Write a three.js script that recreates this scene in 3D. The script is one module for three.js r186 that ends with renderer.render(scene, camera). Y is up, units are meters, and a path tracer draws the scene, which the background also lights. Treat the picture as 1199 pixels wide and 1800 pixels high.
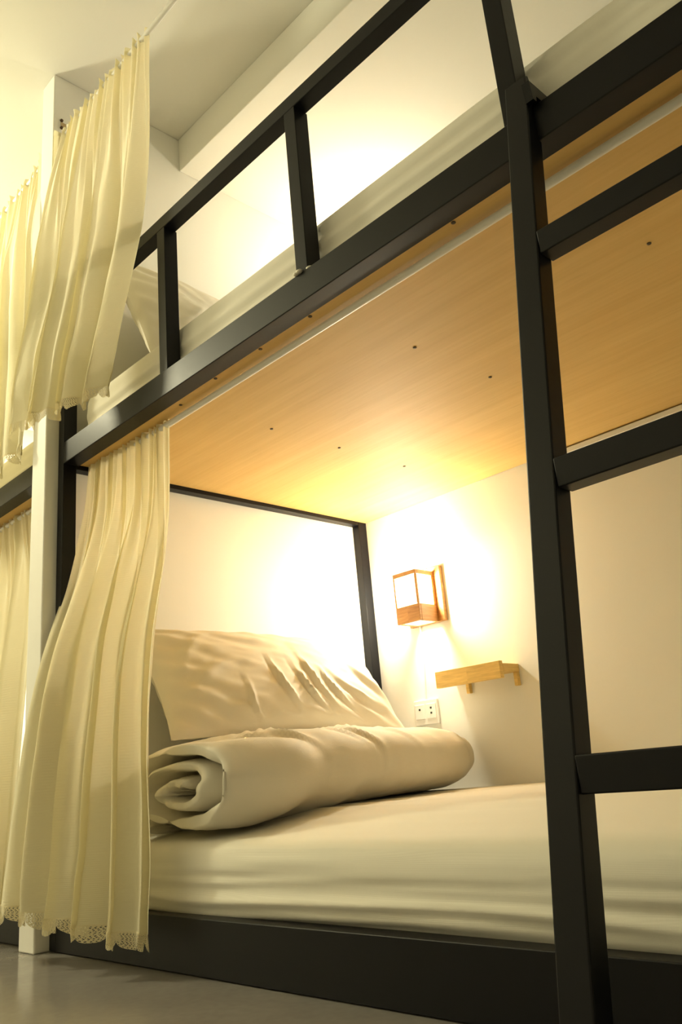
import * as THREE from 'three';
import { RoundedBoxGeometry } from 'three/addons/geometries/RoundedBoxGeometry.js';
import { RectAreaLightUniformsLib } from 'three/addons/lights/RectAreaLightUniformsLib.js';
import { mergeGeometries, mergeVertices } from 'three/addons/utils/BufferGeometryUtils.js';
import { ImprovedNoise } from 'three/addons/math/ImprovedNoise.js';

// ------------------------------------------------------------------ camera, light, exposure
const scene = new THREE.Scene();
scene.background = new THREE.Color(0, 0, 0);
const renderer = new THREE.WebGLRenderer({ antialias: true });
renderer.toneMapping = THREE.LinearToneMapping;
renderer.toneMappingExposure = 1.45;
renderer.shadowMap.enabled = true;
renderer.shadowMap.type = THREE.PCFSoftShadowMap;

const camera = new THREE.PerspectiveCamera(63.36, 1199 / 1800, 0.02, 30);
{
  const yaw = 0.7809, pitch = 0.3082, roll = -0.0900;
  camera.position.set(1.898, 0.304, 0.901);
  camera.rotation.set(pitch, yaw, roll, 'YXZ');
  camera.updateMatrixWorld();
}
scene.add(camera);

RectAreaLightUniformsLib.init();
const LAMP_COLOR = new THREE.Color().setRGB(1.0, 0.92, 0.70);      // the two bunk lamps
const ROOM_COLOR = new THREE.Color().setRGB(1.0, 0.93, 0.62);      // the globe lamp over the aisle
const LAMP_CD = 0.80, UPPER_CD = 0.62, ROOM_CD = 3.6;

// ------------------------------------------------------------------ sizes of the place
const W = 1.1;            // bed depth: wall at z = -W, bed front at z = 0
const LEN = 2.06;         // bed length along x
const YB = 1.1253;        // underside of the upper deck
const CEIL = 2.3806;
const PT = 0.077, PZ = 0.034;   // partition thickness and how far it stands out
const MATT = 0.245;       // top of the lower mattress

// ------------------------------------------------------------------ helpers
let seed = 7;
const rnd = () => { seed |= 0; seed = (seed + 0x6D2B79F5) | 0; let t = Math.imul(seed ^ (seed >>> 15), 1 | seed); t = (t + Math.imul(t ^ (t >>> 7), 61 | t)) ^ t; return ((t ^ (t >>> 14)) >>> 0) / 4294967296; };
const perlin = new ImprovedNoise();
const ns = (x, y, z = 0) => perlin.noise(x + 11.3, y + 5.7, z + 3.1);
const fbm = (x, y, z, o = 3) => { let a = 1, s = 0, n = 0; for (let i = 0; i < o; i++) { s += a * ns(x, y, z + i * 7); n += a; a *= 0.5; x *= 2.03; y *= 2.03; z *= 2.03; } return s / n; };
const sm = (a, b, x) => { const t = Math.min(1, Math.max(0, (x - a) / (b - a))); return t * t * (3 - 2 * t); };
const lerp = (a, b, t) => a + (b - a) * t;
const lin = (r, g, b) => new THREE.Color().setRGB(r, g, b);
const used = new Map();
function numbered(n) { const k = used.get(n) || 0; used.set(n, k + 1); return k ? n + '_' + String(k).padStart(3, '0') : n; }
function shade(o) { o.castShadow = true; o.receiveShadow = true; return o; }
function mesh(name, geo, m, parent) {
  const o = shade(new THREE.Mesh(geo, m)); o.name = parent ? name : numbered(name); (parent || scene).add(o); return o;
}
function tag(o, label, category, group) { o.userData.label = label; o.userData.category = category; if (group) o.userData.group = group; return o; }
function thing(name, label, category, [x, y, z] = [0, 0, 0], group) {
  const o = new THREE.Group(); o.name = numbered(name); o.position.set(x, y, z); scene.add(o); return tag(o, label, category, group);
}
function struct(name, geo, m, label) { const o = mesh(name, geo, m); o.userData.kind = 'structure'; if (label) o.userData.label = label; return o; }
// a box between two corners; uv in metres by the face's own axes
function bx(x0, x1, y0, y1, z0, z1, r = 0.0015) {
  const w = x1 - x0, h = y1 - y0, d = z1 - z0;
  const g = r > 0 ? new RoundedBoxGeometry(w, h, d, 2, Math.min(r, w / 2.1, h / 2.1, d / 2.1)) : new THREE.BoxGeometry(w, h, d);
  g.translate((x0 + x1) / 2, (y0 + y1) / 2, (z0 + z1) / 2);
  const p = g.attributes.position, n = g.attributes.normal, uv = g.attributes.uv;
  for (let i = 0; i < p.count; i++) {
    const ax = Math.abs(n.getX(i)), ay = Math.abs(n.getY(i)), az = Math.abs(n.getZ(i));
    if (ay >= ax && ay >= az) uv.setXY(i, p.getX(i), p.getZ(i));
    else if (az >= ax) uv.setXY(i, p.getX(i), p.getY(i));
    else uv.setXY(i, p.getZ(i), p.getY(i));
  }
  return g;
}
function tube(pts, r, seg = 12, rs = 10) {
  return new THREE.TubeGeometry(new THREE.CatmullRomCurve3(pts.map(p => new THREE.Vector3(...p))), seg, r, rs, false);
}
function cyl(r, len, axis, at, rs = 14, r2 = r) {
  const g = new THREE.CylinderGeometry(r2, r, len, rs);
  if (axis === 'x') g.rotateZ(Math.PI / 2); if (axis === 'z') g.rotateX(Math.PI / 2);
  g.translate(...at); return g;
}
// a grid surface from f(u, v) -> [x, y, z], uv in metres
function sheet(nu, nv, f, su = 1, sv = 1) {
  const pos = [], uv = [], idx = [];
  for (let j = 0; j <= nv; j++) for (let i = 0; i <= nu; i++) { pos.push(...f(i / nu, j / nv)); uv.push(i / nu * su, j / nv * sv); }
  for (let j = 0; j < nv; j++) for (let i = 0; i < nu; i++) { const a = j * (nu + 1) + i, b = a + 1, c = a + nu + 1, d = c + 1; idx.push(a, c, b, b, c, d); }
  const g = new THREE.BufferGeometry();
  g.setAttribute('position', new THREE.Float32BufferAttribute(pos, 3)); g.setAttribute('uv', new THREE.Float32BufferAttribute(uv, 2));
  g.setIndex(idx); g.computeVertexNormals(); return g;
}
function tex(w, h, fn, srgb, rx = 1, ry = 1) {
  const d = new Uint8Array(w * h * 4);
  for (let y = 0; y < h; y++) for (let x = 0; x < w; x++) {
    const c = fn(x / w, y / h, x, y), k = (y * w + x) * 4;
    d[k] = Math.max(0, Math.min(255, c[0] * 255)); d[k + 1] = Math.max(0, Math.min(255, c[1] * 255)); d[k + 2] = Math.max(0, Math.min(255, c[2] * 255)); d[k + 3] = 255;
  }
  const t = new THREE.DataTexture(d, w, h); t.wrapS = t.wrapT = THREE.RepeatWrapping; t.magFilter = THREE.LinearFilter; t.minFilter = THREE.LinearMipmapLinearFilter; t.generateMipmaps = true;
  if (srgb) t.colorSpace = THREE.SRGBColorSpace; t.repeat.set(rx, ry); t.needsUpdate = true; return t;
}
const grey = v => [v, v, v];
// tileable noise: blend of shifted copies
function tn(u, v, f, o = 3) {
  const n = (a, b) => fbm(a * f, b * f, 1.7, o);
  return n(u, v) * (1 - u) * (1 - v) + n(u - 1, v) * u * (1 - v) + n(u, v - 1) * (1 - u) * v + n(u - 1, v - 1) * u * v;
}

// ------------------------------------------------------------------ materials
const plasterBump = tex(256, 256, (u, v) => grey(0.5 + 0.5 * tn(u, v, 22, 3)), false, 2.2, 2.2);
const M = {};
M.wall = new THREE.MeshStandardMaterial({ color: lin(0.87, 0.855, 0.79), roughness: 0.85, bumpMap: plasterBump, bumpScale: 0.0006 });
M.ceil = new THREE.MeshStandardMaterial({ color: lin(0.78, 0.765, 0.70), roughness: 0.9, bumpMap: plasterBump, bumpScale: 0.0005 });
M.partition = new THREE.MeshStandardMaterial({ color: lin(0.87, 0.855, 0.80), roughness: 0.6, bumpMap: plasterBump, bumpScale: 0.0003 });
const floorMap = tex(256, 256, (u, v) => { const n = tn(u, v, 9, 4) * 0.05 + tn(u, v, 60, 2) * 0.03; return [0.545 + n, 0.525 + n, 0.50 + n]; }, true, 1.3, 1.3);
M.floor = new THREE.MeshPhysicalMaterial({ map: floorMap, roughness: 0.15, specularIntensity: 0.6 });
const steelRough = tex(256, 256, (u, v) => grey(0.86 + 0.10 * tn(u, v, 30, 3)), false, 3, 3);
M.black = new THREE.MeshPhysicalMaterial({ color: lin(0.0045, 0.0045, 0.0058), roughness: 0.45, roughnessMap: steelRough, specularIntensity: 0.45 });
M.weld = new THREE.MeshStandardMaterial({ color: lin(0.72, 0.68, 0.58), roughness: 0.4, metalness: 0.4 });
M.screw = new THREE.MeshStandardMaterial({ color: lin(0.10, 0.075, 0.05), roughness: 0.5, metalness: 0.4 });
const plyMap = tex(1024, 512, (u, v) => {
  const g = tn(u, v, 5, 3), s = fbm(u * 9, v * 150, 2.2, 3) * 0.055 + fbm(u * 3.2 + g, v * 34, 9, 3) * 0.06 + g * 0.07;
  const k = Math.max(0, fbm(u * 30, v * 90, 4, 2) - 0.32) * 0.35;
  return [0.845 + s * 0.5 - k * 0.25, 0.70 + s * 0.6 - k * 0.25, 0.425 + s * 0.65 - k * 0.25];
}, true, 1 / 2.06, 1 / 1.1);
M.ply = new THREE.MeshStandardMaterial({ map: plyMap, roughness: 0.62 });
const woodMap = (r, g, b, amp) => tex(256, 256, (u, v) => { const s = fbm(u * 6, v * 60, 1, 3) * amp + fbm(u * 2, v * 14, 5, 2) * amp; return [r + s, g + s, b + s * 0.8]; }, true, 4, 4);
M.pine = new THREE.MeshStandardMaterial({ map: woodMap(0.92, 0.785, 0.47, 0.08), roughness: 0.55 });
M.teak = new THREE.MeshStandardMaterial({ map: woodMap(0.74, 0.54, 0.31, 0.10), roughness: 0.45 });
const weave = tex(128, 128, (u, v) => grey(0.5 + 0.25 * Math.sin(u * Math.PI * 64) + 0.25 * Math.sin(v * Math.PI * 64)), false, 20, 20);
M.sheet = new THREE.MeshPhysicalMaterial({ color: lin(0.85, 0.81, 0.70), roughness: 0.8, sheen: 0.15, sheenRoughness: 0.6, bumpMap: weave, bumpScale: 0.00015 });
M.duvet = new THREE.MeshPhysicalMaterial({ color: lin(0.84, 0.785, 0.66), roughness: 0.75, sheen: 0.15, sheenRoughness: 0.6, bumpMap: weave, bumpScale: 0.00015 });
M.pillow = new THREE.MeshPhysicalMaterial({ color: lin(0.84, 0.785, 0.66), roughness: 0.7, sheen: 0.2, sheenRoughness: 0.5, bumpMap: weave, bumpScale: 0.00015 });
const crinkle = tex(512, 512, (u, v) => grey(0.5 + 0.3 * Math.sin(v * Math.PI * 2 * 40 + 3.5 * tn(u, v, 9, 2)) * (0.6 + tn(u, v, 12, 2)) + 0.25 * tn(u, v, 40, 3)), false, 5, 5);
M.curtain = new THREE.MeshPhysicalMaterial({ color: lin(0.89, 0.825, 0.575), roughness: 1, transmission: 0.46, thickness: 0, bumpMap: crinkle, bumpScale: 0.00035, side: THREE.DoubleSide });
const laceAlpha = tex(512, 256, (u, v) => {
  const cells = 24, rows = 7, w1 = 0.5 * tn(u, v, 5, 2);
  u = (u + 0.012 * Math.sin(v * 19 + 4 * w1) + 1) % 1;
  const a = (u * cells) % 1 - 0.5, b = (v * rows) % 1 - 0.5, r = Math.hypot(a, b), r2 = Math.hypot((u * cells + 0.5) % 1 - 0.5, (v * rows + 0.5) % 1 - 0.5);
  return grey(v > 0.12 && (r < 0.20 + w1 * 0.5 || r2 < 0.16 - w1 * 0.6) ? 0 : 1);
}, false, 1, 1);
M.lace = new THREE.MeshPhysicalMaterial({ color: lin(0.86, 0.78, 0.52), roughness: 1, transmission: 0.40, thickness: 0, alphaMap: laceAlpha, alphaTest: 0.5, side: THREE.DoubleSide });
M.rod = new THREE.MeshStandardMaterial({ color: lin(0.78, 0.76, 0.70), roughness: 0.35 });
M.plastic = new THREE.MeshStandardMaterial({ color: lin(0.82, 0.80, 0.76), roughness: 0.4 });
M.hole = new THREE.MeshStandardMaterial({ color: lin(0.03, 0.03, 0.03), roughness: 0.8 });
M.bolt = new THREE.MeshStandardMaterial({ color: lin(0.12, 0.07, 0.04), roughness: 0.4, metalness: 0.6 });
M.brass = new THREE.MeshStandardMaterial({ color: lin(0.55, 0.42, 0.25), roughness: 0.4, metalness: 0.7 });
M.lampGlass = new THREE.MeshStandardMaterial({ color: lin(0.9, 0.88, 0.82), roughness: 0.6, emissive: lin(1.0, 0.93, 0.78), emissiveIntensity: 1.6, side: THREE.DoubleSide });
M.roomGlass = new THREE.MeshStandardMaterial({ color: lin(0.9, 0.88, 0.82), roughness: 0.6, emissive: ROOM_COLOR.clone(), emissiveIntensity: 4 });

// ------------------------------------------------------------------ the setting
const X0 = -2.35, X1 = 3.2, Z1 = 2.0, T = 0.12;
struct('floor', bx(X0 - T, X1 + T, -T, 0, -W - T, Z1 + T, 0), M.floor, 'polished grey beige floor');
struct('ceiling', bx(X0 - T, X1 + T, CEIL, CEIL + T, -W - T, Z1 + T, 0), M.ceil, 'cream painted ceiling');
struct('wall_back', bx(X0 - T, X1 + T, 0, CEIL, -W - T, -W, 0), M.wall, 'white wall along the bunks');
struct('wall_front', bx(X0 - T, X1 + T, 0, CEIL, Z1, Z1 + T, 0), M.wall, 'white wall across the aisle');
struct('wall_left', bx(X0 - T, X0, 0, CEIL, -W, Z1, 0), M.wall, 'white wall at the left end');
struct('wall_right', bx(X1, X1 + T, 0, CEIL, -W, Z1, 0), M.wall, 'white wall at the right end');
struct('trim_1', bx(0.0, LEN + 0.03, 2.2518, CEIL, -W, -0.4006, 0.003), M.wall, 'deep white ceiling beam over the upper bunk');
struct('trim_2', bx(-PT - 2.12, -PT, 2.2518, CEIL, -W, -0.4006, 0.003), M.wall, 'ceiling beam over the neighbouring bunk');
{
  const p = struct('wall_partition', bx(-PT, 0, 0, CEIL, -W, PZ, 0.004), M.partition, 'white partition panel at the head of the bunk');
  for (const y of [2.219, 2.193]) mesh('bolt', cyl(0.0045, 0.006, 'x', [0.002, y, 0.010], 10), M.bolt, p);
  mesh('fixing_plate', bx(-0.0005, 0.003, 2.199, 2.213, -0.004, 0.012, 0.001), M.brass, p);
}
struct('wall_foot', bx(LEN + 0.03, LEN + 0.03 + PT, 0, CEIL, -W, PZ, 0.004), M.partition, 'white partition panel at the foot of the bunk');
struct('trim_3', bx(0.72, LEN, YB - 0.020, YB - 0.004, -W, -W + 0.012, 0.002), M.plastic, 'thin white strip along the top of the wall');

// ------------------------------------------------------------------ bunk bed frames
function bunkBed(label) {
  const b = thing('bunk_bed', label, 'bunk bed', [0, 0, 0], 'black steel bunk frames');
  const t = 0.036, g = bx;
  mesh('leg', g(0.001, 0.030, 0.002, 1.578, -t, 0), M.black, b);
  mesh('leg', g(0.001, 0.031, 0.002, 1.36, -W + 0.001, -W + 0.038), M.black, b);
  mesh('leg', g(LEN - t, LEN, 0.002, 1.578, -t, 0), M.black, b);
  mesh('leg', g(LEN - t, LEN, 0.002, 1.36, -W + 0.001, -W + t), M.black, b);
  mesh('side_rail', g(0.030, LEN - t, YB - 0.004, 1.180, -0.042, 0, 0.002), M.black, b);
  mesh('side_rail', g(0.031, LEN - t, YB + 0.014, 1.180, -W + 0.001, -W + 0.036), M.black, b);
  mesh('end_rail', g(0.001, 0.030, YB - 0.012, 1.175, -W + 0.038, -t), M.black, b);
  mesh('end_rail', g(LEN - 0.030, LEN, YB - 0.012, 1.175, -W + t, -t), M.black, b);
  for (const x of [0.48, 0.96, 1.436]) mesh('cross_bar', g(x - 0.015, x + 0.015, YB + 0.0125, 1.155, -W + 0.036, -0.042), M.black, b);
  mesh('guard_rail', g(0.030, LEN - t, 1.545, 1.578, -0.033, 0, 0.002), M.black, b);
  for (const x of [0.483, 0.944, 1.407]) {
    const p = mesh('guard_post', g(x, x + 0.031, 1.179, 1.546, -0.036, -0.001), M.black, b);
    if (x === 0.944) {
      const pos = [[x + 0.004, 0.001], [x + 0.012, 0.002], [x + 0.031, -0.006], [x + 0.032, -0.016], [x + 0.031, -0.027]];
      for (const [wx, wz] of pos) { const s = new THREE.IcosahedronGeometry(0.0058, 1); s.scale(1.3, 0.7, 1.1); s.translate(wx, 1.1815, wz); mesh('weld_bead', s, M.weld, p); }
    }
  }
  const ply = mesh('plywood_deck', g(0.031, LEN - t, YB, YB + 0.012, -W + 0.002, -0.042, 0), M.ply, b);
  const sg = new THREE.SphereGeometry(0.0042, 8, 6); sg.scale(1, 0.45, 1);
  for (const [x, z] of [[0.48, -0.316], [0.481, -0.544], [0.957, -0.305], [0.966, -0.55], [1.436, -0.369], [0.48, -0.8], [0.96, -0.8], [0.772, -0.05], [0.921, -0.05], [1.264, -0.05], [0.62, -0.05], [0.473, -0.06]]) {
    const s = mesh('screw', sg, M.screw, ply); s.position.set(x, YB - 0.0008, z);
  }
  mesh('base_rail', g(0.030, LEN - t, 0.002, 0.0924, -0.042, 0, 0.002), M.black, b);
  mesh('base_rail', g(0.031, LEN - t, 0.002, 0.0924, -W + 0.001, -W + 0.036), M.black, b);
  mesh('base_end_rail', g(0.001, 0.030, 0.03, 0.0924, -W + 0.038, -t), M.black, b);
  mesh('base_end_rail', g(LEN - 0.030, LEN, 0.03, 0.0924, -W + t, -t), M.black, b);
  mesh('base_deck', g(0.031, LEN - t, 0.062, 0.074, -W + 0.037, -0.043, 0), M.ply, b);
  return b;
}
const bed = bunkBed('black steel bunk bed with plywood deck and guard rail, right of the white partition');
const bed2 = bed.clone(); bed2.name = numbered('bunk_bed'); bed2.position.x = -PT - LEN - 0.002; scene.add(bed2);
bed2.userData = { label: 'neighbouring black bunk bed mostly hidden left of the white partition', category: 'bunk bed', group: 'black steel bunk frames' };

// ------------------------------------------------------------------ ladder leaning on the upper rail
{
  const l = thing('ladder', 'black steel ladder with three rungs leaning on the upper side rail', 'ladder', [1.42, 0, 0]);
  // front face of an upright: z = zf(y)
  const zf = y => 0.2225 - 0.178 * y, w = 0.036, d = 0.032;
  const upright = x => {
    const s = new THREE.Shape();                        // profile in (z, y), drawn as (x, y) and turned
    s.moveTo(zf(0.0), 0.0); s.lineTo(zf(1.235), 1.235); s.lineTo(zf(1.235) - 0.008, 1.238); s.lineTo(zf(1.19) - d, 1.19); s.lineTo(zf(0) - d, 0.0); s.closePath();
    const g = new THREE.ExtrudeGeometry(s, { depth: w - 0.004, bevelEnabled: true, bevelSize: 0.002, bevelThickness: 0.002, bevelSegments: 2, bevelOffset: -0.002 });
    g.rotateY(-Math.PI / 2); g.translate(x + w - 0.002, 0, 0); return g;
  };
  for (const x of [0, 0.365]) {
    const u = mesh('upright', upright(x), M.black, l);
    mesh('foot_cap', bx(x - 0.001, x + w + 0.001, 0.0, 0.012, zf(0) - d - 0.001, zf(0) + 0.001, 0.002), M.black, u);
    const h = new THREE.Shape();                         // hook plate over the rail
    h.moveTo(0.02, 1.205); h.lineTo(-0.052, 1.205); h.lineTo(-0.052, 1.15); h.lineTo(-0.046, 1.15); h.lineTo(-0.046, 1.185); h.lineTo(0.006, 1.185); h.lineTo(0.008, 1.175); h.lineTo(0.016, 1.175); h.closePath();
    const hg = new THREE.ExtrudeGeometry(h, { depth: 0.012, bevelEnabled: false });
    hg.rotateY(-Math.PI / 2); hg.translate(x + w + 0.012, 0, 0);
    mesh('hook', hg, M.black, u);
  }
  for (const [y, hh] of [[0.930, 0.034], [0.604, 0.035], [0.287, 0.036]]) {
    const z = zf(y), g = bx(w, 0.365, y - hh / 2, y + hh / 2, z - 0.031, z - 0.001, 0.002);
    mesh('rung', g, M.black, l);
  }
}

// ------------------------------------------------------------------ mattresses
function mattressGeo(L, D, H, sd, nx = 150, ny = 26, nz = 60, amp = 1, drop = 0.034) {
  let g = new THREE.BoxGeometry(L, H, D, nx, ny, nz); g.deleteAttribute('uv'); g.deleteAttribute('normal'); g = mergeVertices(g, 1e-5);
  const p = g.attributes.position, r = 0.045, v = new THREE.Vector3(), q = new THREE.Vector3(), uv = [];
  for (let i = 0; i < p.count; i++) {
    v.fromBufferAttribute(p, i);
    q.set(Math.max(-L / 2 + r, Math.min(L / 2 - r, v.x)), Math.max(-H / 2 + r, Math.min(H / 2 - r, v.y)), Math.max(-D / 2 + r, Math.min(D / 2 - r, v.z)));
    const dir = v.clone().sub(q), len = dir.length(); if (len > 1e-6) dir.multiplyScalar(1 / len); v.copy(q).addScaledVector(dir, r);
    const side = Math.abs(dir.z), top = Math.max(0, dir.y);
    // long folds of the fitted sheet running along the side, softer ones across the top
    const wob = ns(v.x * 1.6, sd, 0) * 0.022 + ns(v.x * 0.6, sd, 5) * 0.03;
    const fold = k => { const d = (v.y - k - wob) / 0.0085; return Math.exp(-d * d); };
    let f = side * (0.0095 * fold(-0.028) * (0.6 + ns(v.x * 1.3, 1, sd)) + 0.0080 * fold(0.012) * (0.5 + ns(v.x * 1.9, 2, sd)) + 0.0075 * fold(-0.055) * (0.5 + ns(v.x * 1.5, 3, sd)) + 0.006 * ns(v.x * 1.2, v.y * 40, sd) + 0.002 * ns(v.x * 5, v.y * 50, sd));
    f += top * (0.0035 * ns(v.x * 1.4 + v.z * 2, v.z * 14, sd + 4) + 0.002 * ns(v.x * 3, v.z * 30, sd + 8));
    v.addScaledVector(dir, f * amp);
    v.y -= Math.max(0, Math.min(1, (v.y + H / 2) / H)) * drop * Math.pow(sm(D / 2 - 0.42, D / 2, v.z), 1.3);   // the soft edge gives towards the aisle
    p.setXYZ(i, v.x, v.y, v.z); uv.push(v.x + dir.x * v.z, v.z + v.y);
  }
  g.setAttribute('uv', new THREE.Float32BufferAttribute(uv, 2)); g.computeVertexNormals(); return g;
}
const mLow = mattressGeo(1.985, 1.055, MATT - 0.076, 1.3), mUp = mattressGeo(1.985, 1.015, 0.192, 6.1, 150, 26, 60, 0.8, 0.008);
function mattress(geo, x, y, z, label) { const o = mesh('mattress', geo, M.sheet); o.position.set(x, y, z); return tag(o, label, 'mattress', 'white sheeted mattresses'); }
mattress(mLow, 1.03, 0.076 + (MATT - 0.076) / 2, -0.556, 'white sheeted mattress of the lower bunk under the rolled duvet');
mattress(mUp, 1.03, 1.139 + 0.096, -0.552, 'white sheeted mattress of the upper bunk behind the guard rail');
mattress(mLow, 1.03 + bed2.position.x, 0.076 + (MATT - 0.076) / 2, -0.556, 'mattress of the neighbouring lower bunk behind its curtain');
mattress(mUp, 1.03 + bed2.position.x, 1.139 + 0.096, -0.552, 'mattress of the neighbouring upper bunk behind its curtain');

// ------------------------------------------------------------------ pillows
function pillowGeo(A, B, Tk, sd, creases) {
  const n = 90, m = 64;
  const half = s => sheet(n, m, (a, b) => {
    const u = a * 2 - 1, v = b * 2 - 1;
    const inU = 1 - 0.075 * (1 - v * v) * 0 , x = u * A / 2 * (1 - 0.055 * (1 - Math.pow(Math.abs(u), 3)) * 0 - 0.05 * Math.pow(1 - v * v, 1) * Math.pow(Math.abs(u), 4)) * inU;
    const y = v * B / 2 * (1 - 0.085 * (1 - u * u) * Math.pow(Math.abs(v), 4));
    const e = Math.pow(1 - Math.pow(Math.abs(u), 2.6), 0.62) * Math.pow(1 - Math.pow(Math.abs(v), 2.4), 0.62);
    let z = s * Tk / 2 * e;
    const soft = Math.min(1, e * 2.2);
    z += s * soft * (0.010 * fbm(u * 1.6, v * 1.6, sd, 2) + 0.004 * fbm(u * 5, v * 5, sd + 3, 2));
    for (const [cu, cv, ang, len, wid, h] of creases) {
      const du = (u - cu) * A / 2, dv = (v - cv) * B / 2, p = du * Math.cos(ang) + dv * Math.sin(ang), q = -du * Math.sin(ang) + dv * Math.cos(ang) + 0.25 * p * p / len;
      const env = Math.exp(-(p * p) / (len * len) * 2), r = q / wid;
      z += s * soft * h * env * (Math.exp(-r * r) - 0.55 * Math.exp(-(r - 1.6) * (r - 1.6)));
    }
    z += s * 0.0055 * (1 - e) * Math.sin(u * 23 + v * 19 + sd) * (1 - Math.pow(Math.max(Math.abs(u), Math.abs(v)), 12));
    return [x, y, z];
  }, A, B);
  const f = half(1), k = half(-1), ix = k.index.array; for (let i = 0; i < ix.length; i += 3) { const t = ix[i]; ix[i] = ix[i + 1]; ix[i + 1] = t; }
  k.computeVertexNormals();
  return mergeGeometries([f, k]);
}
// local x: long side (towards the aisle), y: up the lean, z: front of the pillow
function pillow(geo, [x, y, z], lean, twist, label) {
  const o = mesh('pillow', geo, M.pillow);
  o.position.set(x, y, z); o.rotation.set(-lean, Math.PI / 2 + twist, 0, 'YXZ');
  return tag(o, label, 'pillow', 'bed pillows');
}
const creases = [[-0.15, -0.35, 1.9, 0.09, 0.007, 0.012], [0.05, -0.42, 2.05, 0.08, 0.006, 0.013], [0.14, -0.28, 1.95, 0.10, 0.007, 0.012], [0.30, -0.45, 2.2, 0.08, 0.006, 0.010], [-0.42, -0.62, 1.8, 0.07, 0.006, 0.009],
  [-0.75, 0.3, 0.9, 0.12, 0.014, 0.006], [-0.65, -0.1, 0.5, 0.12, 0.014, 0.005], [0.55, -0.55, 2.7, 0.12, 0.010, 0.012], [0.7, -0.2, 2.5, 0.12, 0.012, 0.009], [-0.3, 0.55, 2.9, 0.14, 0.014, 0.005]];
pillow(pillowGeo(0.80, 0.355, 0.165, 2.2, creases), [0.136, 0.561, -0.568], 0.60, 0.0, 'plump white pillow leaning on the headboard behind the rolled duvet');
pillow(pillowGeo(0.66, 0.46, 0.16, 9.4, creases.map(c => [c[0] * -0.8, c[1], -c[2], c[3], c[4], c[5]])), [0.165, 1.53, -0.42], 0.45, 0.1, 'white pillow on the upper bunk seen through the guard rail');

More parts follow.
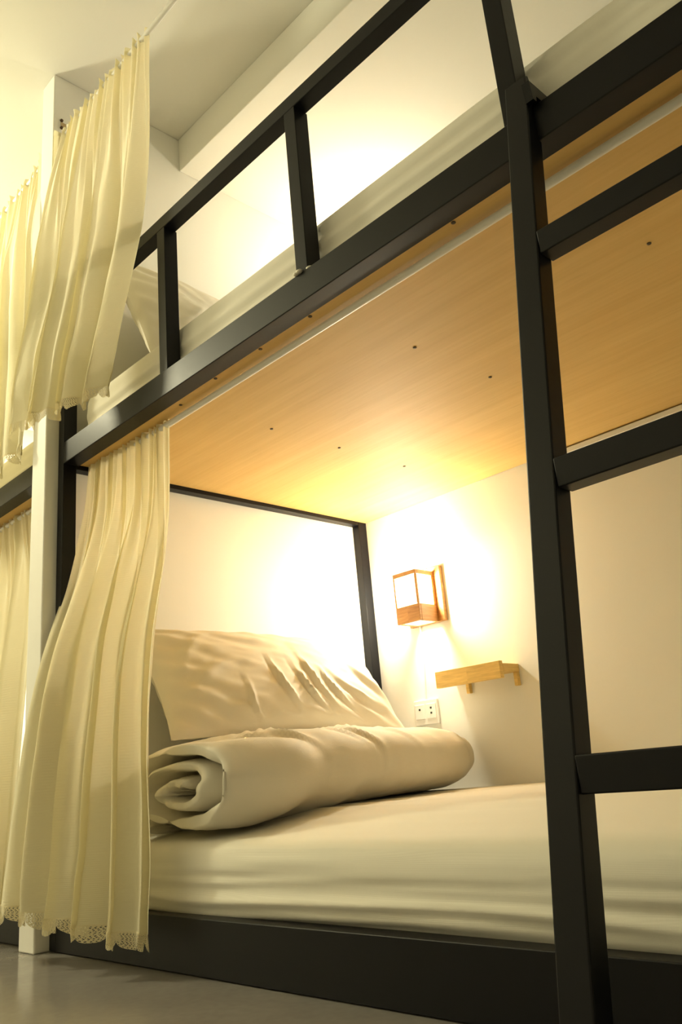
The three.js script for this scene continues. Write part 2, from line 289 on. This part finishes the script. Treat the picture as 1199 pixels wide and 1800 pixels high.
// ------------------------------------------------------------------ rolled duvet
{
  const turns = 2.57, NS = 230, SEC = [];
  const Lh = 0.475;                                        // half length along the roll
  const na = 110, nr = 8;
  for (let i = 0; i <= na; i++) SEC.push([1, lerp(-1, 1, i / na), 0]);
  for (let i = 1; i < nr; i++) { const a = Math.PI * i / nr; SEC.push([Math.cos(a), 1, Math.sin(a)]); }
  for (let i = 0; i <= na; i++) SEC.push([-1, lerp(1, -1, i / na), 0]);
  for (let i = 1; i < nr; i++) { const a = Math.PI * i / nr; SEC.push([-Math.cos(a), -1, -Math.sin(a)]); }
  const ridges = [[0.06, 0.33, -0.8, 0.05, 0.009, 0.009], [0.10, 0.27, -0.7, 0.06, 0.009, 0.010], [0.02, 0.28, -1.0, 0.06, 0.008, 0.008], [0.12, 0.10, -0.9, 0.05, 0.008, 0.008], [0.13, 0.03, -0.6, 0.06, 0.009, 0.009], [0.07, 0.02, -1.1, 0.05, 0.008, 0.007], [0.14, -0.12, -0.9, 0.07, 0.010, 0.005], [0.05, -0.16, -1.3, 0.06, 0.009, 0.005]];
  const NM = SEC.length, A = 0.235, B = 0.105;
  const P = [], UV = [], I = [];
  const cen = th => { const k = th / (turns * 2 * Math.PI), rho = lerp(0.05, 0.86, Math.pow(k, 0.92)); const c = Math.cos(th + 0.5), q = Math.sin(th + 0.5), pw = v => Math.sign(v) * Math.pow(Math.abs(v), 0.84); return [A * rho * pw(c), B * rho * pw(q)]; };
  for (let s = 0; s <= NS; s++) {
    const th = s / NS * turns * 2 * Math.PI, c = cen(th), c2 = cen(th + 0.01), tx = c2[0] - c[0], ty = c2[1] - c[1], tl = Math.hypot(tx, ty), nx = ty / tl, ny = -tx / tl;
    const endTaper = Math.sqrt(Math.max(0.02, Math.min(1, Math.min(s, NS - s) / 9)));
    for (let m = 0; m < NM; m++) {
      const [o, a, e] = SEC[m];
      const az = a * Lh, kz = (az + Lh) / (2 * Lh);           // kz 1: aisle end
      let th2 = (0.0160 + 0.0160 * Math.abs(nx)) * endTaper * (1 + 0.25 * ns(s * 0.05, 3, az * 4));
      const puff = 1 - 0.55 * Math.pow(Math.abs(a), 16);
      const edge = 0.016 * ns(s * 0.045, 7, a > 0 ? 1 : 9) + 0.010 * ns(s * 0.15, 2, a > 0 ? 1 : 9);
      const out = o * th2 * puff;
      let x = c[0] + nx * out, y = c[1] + ny * out, z = az + e * th2 + (Math.abs(a) > 0.8 ? a * edge : 0);
      // soft folds on the outside, stronger at the aisle end
      const outer = s > NS * 0.55 ? 1 : 0.4;
      const w = outer * (0.007 * fbm(z * 5 + x * 4, y * 9, 4.4, 2) + 0.0065 * Math.sin((z * 26 + x * 30 + 3 * fbm(z * 3, x * 6, 2, 2))) * sm(0.3, 0.95, kz) + 0.003 * fbm(z * 14, x * 16, y * 16, 2));
      x += nx * w * Math.sign(o || 1); y += ny * w * Math.sign(o || 1);
      if (s > NS * 0.62 && o > 0 && y > -0.02) for (const [qx, qz, an, ln, wd, hh] of ridges) {   // sharp little creases in the cover
        const ux = x - qx, uz = z - qz, pp = ux * Math.cos(an) + uz * Math.sin(an), qq = (-ux * Math.sin(an) + uz * Math.cos(an)) / wd, k = hh * Math.exp(-pp * pp / (ln * ln)) * (Math.exp(-qq * qq) - 0.5 * Math.exp(-(qq - 1.7) * (qq - 1.7)));
        x += nx * k; y += ny * k;
      }
      const sq = lerp(1.0, a < 0 ? 0.985 : 0.955, sm(0.7, 1, Math.abs(a)));
      x *= sq * lerp(0.86, 1.10, kz); y *= sq * lerp(0.97, 1.04, kz);
      // the roll rests on the mattress: it flattens below and sags a little
      const floorY = lerp(-0.086, -0.102, sm(0.5, 1, kz)); if (y < floorY + 0.012) { const d = (floorY + 0.012 - y); y = floorY + 0.012 - 0.012 * (1 - Math.exp(-d / 0.012)); }
      P.push(x + lerp(-0.022, 0.150, kz), y - 0.020 * sm(0.45, 1, kz), z); UV.push(s / NS * 1.6, a * Lh);
    }
  }
  for (let s = 0; s < NS; s++) for (let m = 0; m < NM; m++) { const a = s * NM + m, b = s * NM + (m + 1) % NM, c = a + NM, d = b + NM; I.push(a, c, b, b, c, d); }
  for (const [s, fl] of [[0, 0], [NS, 1]]) for (let m = 1; m < NM - 1; m++) { const a = s * NM, b = a + m, c = a + m + 1; fl ? I.push(a, c, b) : I.push(a, b, c); }
  const g = new THREE.BufferGeometry(); g.setAttribute('position', new THREE.Float32BufferAttribute(P, 3)); g.setAttribute('uv', new THREE.Float32BufferAttribute(UV, 2)); g.setIndex(I); g.computeVertexNormals();
  const o = mesh('rolled_duvet', g, M.duvet); o.position.set(0.275, MATT + 0.081, -0.555); M.duvet.side = THREE.DoubleSide;
  tag(o, 'thick cream white duvet rolled up on the lower mattress', 'duvet');
}

// ------------------------------------------------------------------ wall lamps
function wallLamp(y0, cd, label, dx = 0) {
  const x0 = 0.213, x1 = 0.307, z0 = -W, zb = -W + 0.014, z1 = -1.0, H = 0.158;
  const l = thing('wall_lamp', label, 'wall lamp', [(x0 + x1) / 2 + dx, y0, -W], 'wooden box lamps of the bunks');
  const ox = -(x0 + x1) / 2, oz = W, g = (a, b, c, d, e, f, r = 0.0015) => bx(a + ox, b + ox, c, d, e + oz, f + oz, r);
  mesh('back_plate', g(0.188, 0.332, 0.0, 0.172, z0, zb, 0.002), M.teak, l);
  const t = 0.007;
  // wooden band round the lower part, slim posts and a rim above: window openings between
  mesh('front_band', g(x0, x1, 0, 0.052, z1 - 0.010, z1), M.teak, l);
  mesh('side_band', g(x1 - 0.010, x1, 0, 0.052, zb, z1 - 0.010), M.teak, l);
  mesh('side_band', g(x0, x0 + 0.010, 0, 0.052, zb, z1 - 0.010), M.teak, l);
  mesh('corner_post', g(x1 - t, x1, 0.052, H - 0.014, z1 - t, z1), M.teak, l);
  mesh('corner_post', g(x0, x0 + t, 0.052, H - 0.014, z1 - t, z1), M.teak, l);
  mesh('side_post', g(x1 - t, x1, 0.052, H - 0.014, zb, zb + 0.012), M.teak, l);
  mesh('side_post', g(x0, x0 + t, 0.052, H - 0.014, zb, zb + 0.012), M.teak, l);
  mesh('top_rim', g(x0, x1, H - 0.014, H, z1 - t, z1), M.teak, l);
  mesh('top_rim', g(x1 - t, x1, H - 0.014, H, zb, z1 - t), M.teak, l);
  mesh('top_rim', g(x0, x0 + t, H - 0.014, H, zb, z1 - t), M.teak, l);
  // frosted glass lining, open above
  const a = 0.0075, ga = [
    bx(x0 + a + ox, x1 - a + ox, 0.004, H - 0.004, z1 - a - 0.002 + oz, z1 - a + oz, 0),
    bx(x1 - a - 0.002 + ox, x1 - a + ox, 0.004, H - 0.004, zb + oz, z1 - a - 0.002 + oz, 0),
    bx(x0 + a + ox, x0 + a + 0.002 + ox, 0.004, H - 0.004, zb + oz, z1 - a - 0.002 + oz, 0),
    bx(x0 + a + 0.004 + ox, x1 - a - 0.004 + ox, 0.003, 0.005, zb + oz + 0.004, z1 - a - 0.006 + oz, 0)];
  const glass = mesh('lamp_glass', mergeGeometries(ga), M.lampGlass, l); glass.userData.label = 'glowing frosted glass';
  const p = new THREE.PointLight(LAMP_COLOR, cd, 0, 2); p.position.set(0, 0.114, 0.068); p.castShadow = true; p.shadow.radius = 1.5; p.name = 'lamp_bulb_light'; l.add(p);
  return l;
}
wallLamp(0.731, LAMP_CD, 'wooden box wall lamp glowing above the small shelf in the lower bunk');
wallLamp(0.731 + 1.09, UPPER_CD, 'wooden box wall lamp of the upper bunk, hidden behind its mattress');
wallLamp(0.731, LAMP_CD, 'wooden box wall lamp of the neighbouring lower bunk behind its curtain', -PT - LEN - 0.002);
wallLamp(0.731 + 1.09, UPPER_CD, 'wooden box wall lamp of the neighbouring upper bunk behind its curtain', -PT - LEN - 0.002);

// ------------------------------------------------------------------ cord, outlet, shelf
{
  const c = mesh('lamp_cord', tube([[0.222, 0.735, -W + 0.004], [0.221, 0.66, -W + 0.0035], [0.216, 0.58, -W + 0.0035], [0.211, 0.507, -W + 0.004]], 0.0026, 24, 8), M.plastic);
  tag(c, 'thin white cord running down from the lamp to the wall socket', 'cord');
  const o = thing('power_outlet', 'white double socket on the wall below the lamp cord', 'outlet', [0.2105, 0.432, -W]);
  mesh('face_plate', bx(-0.047, 0.047, 0, 0.075, 0.0002, 0.009, 0.003), M.plastic, o);
  mesh('socket', bx(-0.041, -0.004, 0.018, 0.062, 0.0085, 0.0115, 0.002), M.plastic, o).userData.label = 'left socket insert';
  const s2 = mesh('socket', bx(0.004, 0.041, 0.018, 0.062, 0.0085, 0.0115, 0.002), M.plastic, o);
  s2.userData.label = 'right socket insert';
  for (const [x, y] of [[-0.0225, 0.047], [0.0225, 0.049], [0.0225, 0.034]]) mesh('slot', bx(x - 0.0035, x + 0.0035, y - 0.003, y + 0.003, 0.011, 0.0122, 0.0005), M.hole, o);
}
{
  const s = thing('wall_shelf', 'small pale wooden shelf on the wall right of the lamp', 'shelf', [0.445, 0.524, -W]);
  mesh('front_board', bx(-0.115, 0.115, 0, 0.047, 0.076, 0.092, 0.0015), M.pine, s);
  mesh('shelf_board', bx(-0.115, 0.115, 0.018, 0.040, 0.0, 0.0755, 0.0015), M.pine, s);
  for (const x of [-0.062, 0.108]) mesh('bracket', bx(x - 0.006, x + 0.006, -0.020, 0.0175, 0.0, 0.014, 0.0015), M.pine, s);
  mesh('bracket_peg', cyl(0.004, 0.014, 'y', [-0.062, 0.0105, 0.05], 10), M.brass, s);
}

// ------------------------------------------------------------------ curtain rods and curtains
function rod(x0, x1, y, z, label, r = 0.0072) {
  const t = thing('curtain_rod', label, 'curtain rod', [x0, y, z], 'white curtain rods');
  mesh('pole', cyl(r, x1 - x0, 'x', [(x1 - x0) / 2, 0, 0], 16), M.rod, t);
  for (const x of [0.003, x1 - x0 - 0.003]) mesh('end_socket', cyl(r * 1.7, 0.006, 'x', [x, 0, 0], 16), M.rod, t);
  return t;
}
rod(0.032, LEN - 0.038, 1.1145, -0.082, 'white curtain rod under the plywood deck of the lower bunk');
rod(0.0005, LEN + 0.0295, 2.15, 0.008, 'white curtain rod of the upper bunk near the ceiling');
const bx2 = bed2.position.x;
rod(bx2 + 0.032, bx2 + LEN - 0.038, 1.1145, -0.082, 'curtain rod of the neighbouring lower bunk left of the partition');
rod(bx2 - 0.01, bx2 + LEN + 0.0015, 2.13, 0.012, 'curtain rod of the neighbouring upper bunk left of the partition');

function spline(rows) { const c = new THREE.CatmullRomCurve3(rows.map(r => new THREE.Vector3(...r)), false, 'centripetal'); return v => c.getPoint(v); }
function curtain(o) {
  const { left, right, sd, folds, gather, label, name = 'bed_curtain' } = o;
  const Lf = spline(left), Rf = spline(right), top = [(left[0][0] + right[0][0]) / 2, left[0][1], left[0][2]];
  const t = thing(name, label, 'curtain', top, 'cream bunk curtains');
  const wid = o.width || 0.8, hgt = Math.abs(left[0][1] - left[left.length - 1][1]);
  const A0 = o.a0 || 0.010, A1 = o.a1 || 0.030;
  const f = (u, v) => {
    const vv = Math.min(v, 1), uw = u + 0.035 * Math.sin(u * 7.3 + sd) * Math.sin(Math.PI * u);
    const l = Lf(vv), r = Rf(vv);
    const big = k => { const ph = 2 * Math.PI * (folds * uw + 0.10 * Math.sin(vv * 2.6 + sd)) + sd * 1.7; return k ? Math.sin(2 * ph + 0.6) : Math.sin(ph) + 0.38 * Math.sin(2.17 * ph + sd) + 0.2 * Math.sin(3.4 * ph + 2 * sd + vv); };
    const gph = 2 * Math.PI * gather * uw + sd, gth = Math.sin(gph) + 0.5 * Math.sin(1.63 * gph + 1.1) + 0.6 * ns(u * gather * 1.4, sd, 0);
    const wb = sm(0.02, 0.5, vv), wg = lerp(1, 0.12, sm(0.0, 0.42, vv));
    const edge = Math.min(1, Math.min(u, 1 - u) * 14) * 0.7 + 0.3;
    const dz = A0 * wg * gth * edge + A1 * wb * big(0) * edge * (0.75 + 0.5 * ns(u * 3, vv * 1.5, sd)) + 0.006 * fbm(u * 9, vv * 5, sd, 2) * wb;
    const dx = A1 * 0.55 * wb * big(1) * edge + A0 * 0.5 * wg * Math.cos(gph * 1.3) * edge;
    const x = lerp(l.x, r.x, uw) + dx, bulge = (o.bulge || 0) * Math.sin(Math.PI * u) * sm(0, 0.6, vv);
    let z = lerp(l.z, r.z, u) + dz + bulge, y = lerp(l.y, r.y, u) + 0.003 * gth * sm(0.05, 0, vv);
    if (v > 1) y -= (v - 1) * hgt;
    if (o.keep) z = o.keep(x, y, z);
    return [x - top[0], y - top[1], z - top[2]];
  };
  const NU = o.nu || 330, NV = 110;
  mesh('cloth', sheet(NU, NV, (u, v) => f(u, v), wid, hgt), M.curtain, t);
  // lace along the hem: a strip with a scalloped lower edge
  const lh = 0.032, sc = o.scallops || 26;
  const lace = sheet(NU * 2, 6, (u, v) => {
    const d = v * lh * (0.50 + 0.50 * Math.pow(Math.abs(Math.sin(Math.PI * sc * u)), 0.6)) * (1 + 0.25 * ns(u * 30, sd, 2));
    const p = f(u, 1 + (d - 0.004) / hgt), wv = 0.004 * Math.sin(u * sc * Math.PI * 2 + sd) * v;
    return [p[0] + wv * 0.5, p[1], p[2] + wv + 0.001];
  }, sc / 3, 1);
  mesh('lace_trim', lace, M.lace, t);
  // gathered heading that stands above the rod
  mesh('heading', sheet(NU, 6, (u, v) => { const p = f(u, 0), rf = Math.sin(u * gather * 2 * Math.PI * 1.7 + sd) + 0.6 * ns(u * gather * 3, 2, sd); return [p[0], p[1] + (v) * (0.012 + 0.002 * rf), p[2] + 0.003 * rf * v]; }, wid, 0.02), M.curtain, t);
  return t;
}
const front = (x, y, z) => { // the cloth stays in front of what it hangs over
  let m = -9;
  if (x < 0.012 && x > -PT - 0.012) m = Math.max(m, PZ + 0.004);
  if (y < 0.26) m = Math.max(m, 0.008 + 0.02 * sm(0.26, 0.2, y));
  return m > z ? m + (z - m) * 0.08 : z;
};
curtain({
  label: 'cream curtain of the lower bunk drawn aside beside the rolled duvet', sd: 1.3, folds: 4.6, gather: 19, width: 0.75, a0: 0.0075, a1: 0.024, scallops: 24,
  left: [[0.034, 1.119, -0.070], [0.030, 1.0, -0.060], [0.022, 0.80, -0.016], [0.020, 0.60, 0.045], [0.012, 0.40, 0.075], [-0.010, 0.21, 0.088], [-0.026, 0.105, 0.092]],
  right: [[0.394, 1.121, -0.082], [0.398, 0.9, -0.074], [0.405, 0.786, -0.055], [0.404, 0.613, -0.020], [0.43, 0.406, 0.010], [0.482, 0.203, 0.042], [0.498, 0.070, 0.062]],
  keep: front,
});
curtain({
  label: 'cream curtain of the upper bunk drawn over the guard rail end', sd: 4.1, folds: 3.7, gather: 17, width: 0.8, a0: 0.0075, a1: 0.022, scallops: 22,
  left: [[0.010, 2.155, 0.012], [0.004, 1.95, 0.048], [0.006, 1.75, 0.070], [0.010, 1.58, 0.085], [0.010, 1.4, 0.115], [0.040, 1.27, 0.140], [0.050, 1.185, 0.145]],
  right: [[0.480, 2.155, 0.008], [0.480, 2.0, 0.012], [0.490, 1.8, 0.022], [0.495, 1.6, 0.042], [0.46, 1.45, 0.050], [0.40, 1.28, 0.055], [0.362, 1.19, 0.057]],
  keep: (x, y, z) => { let m = -9; if (y < 1.62) m = 0.007; if (x < 0.012) m = PZ + 0.006; return m > z ? m + (z - m) * 0.08 : z; },
});
curtain({
  label: 'cream curtain of the neighbouring upper bunk left of the white partition', sd: 7.7, folds: 4.2, gather: 20, width: 0.8, a0: 0.0075, a1: 0.022, scallops: 22,
  left: [[-0.75, 2.135, 0.012], [-0.74, 1.9, 0.03], [-0.7, 1.6, 0.045], [-0.62, 1.2, 0.05]],
  right: [[-0.085, 2.135, 0.014], [-0.075, 1.9, 0.045], [-0.055, 1.6, 0.055], [-0.085, 1.2, 0.055]],
  keep: (x, y, z) => { let m = -9; if (y < 1.62) m = 0.007; if (x > -PT - 0.01) m = PZ + 0.004; return m > z ? m + (z - m) * 0.08 : z; },
});
curtain({
  label: 'cream curtain of the neighbouring lower bunk at the left picture edge', sd: 10.2, folds: 4.4, gather: 19, width: 0.7, a0: 0.0075, a1: 0.022, scallops: 22,
  left: [[-0.85, 1.121, -0.082], [-0.84, 0.9, -0.07], [-0.8, 0.6, -0.01], [-0.72, 0.3, 0.035], [-0.66, 0.085, 0.05]],
  right: [[-0.33, 1.121, -0.082], [-0.28, 0.95, -0.072], [-0.17, 0.62, -0.01], [-0.115, 0.3, 0.035], [-0.11, 0.085, 0.05]],
  keep: front,
});

// ------------------------------------------------------------------ globe lamp hanging over the aisle, out of frame
{
  const x = -1.0, z = 0.70, y = 1.98, r = 0.09;
  const l = thing('globe_lamp', 'round white globe lamp hanging from the ceiling over the aisle', 'ceiling lamp', [x, y, z]);
  mesh('ceiling_rose', cyl(0.045, 0.02, 'y', [0, CEIL - y - 0.0105, 0], 20), M.plastic, l);
  mesh('stem', cyl(0.006, CEIL - y - 0.02 - r * 0.96, 'y', [0, (CEIL - y - 0.02 + r * 0.96) / 2, 0], 10), M.plastic, l);
  mesh('collar', cyl(0.03, 0.022, 'y', [0, r * 0.98 + 0.006, 0], 18, 0.022), M.plastic, l);
  mesh('lamp_globe', new THREE.SphereGeometry(r, 32, 20), M.roomGlass, l);
  const p = new THREE.PointLight(ROOM_COLOR, ROOM_CD, 0, 2); p.castShadow = true; p.shadow.radius = 4.5; p.name = 'globe_light'; l.add(p);
}

renderer.render(scene, camera);
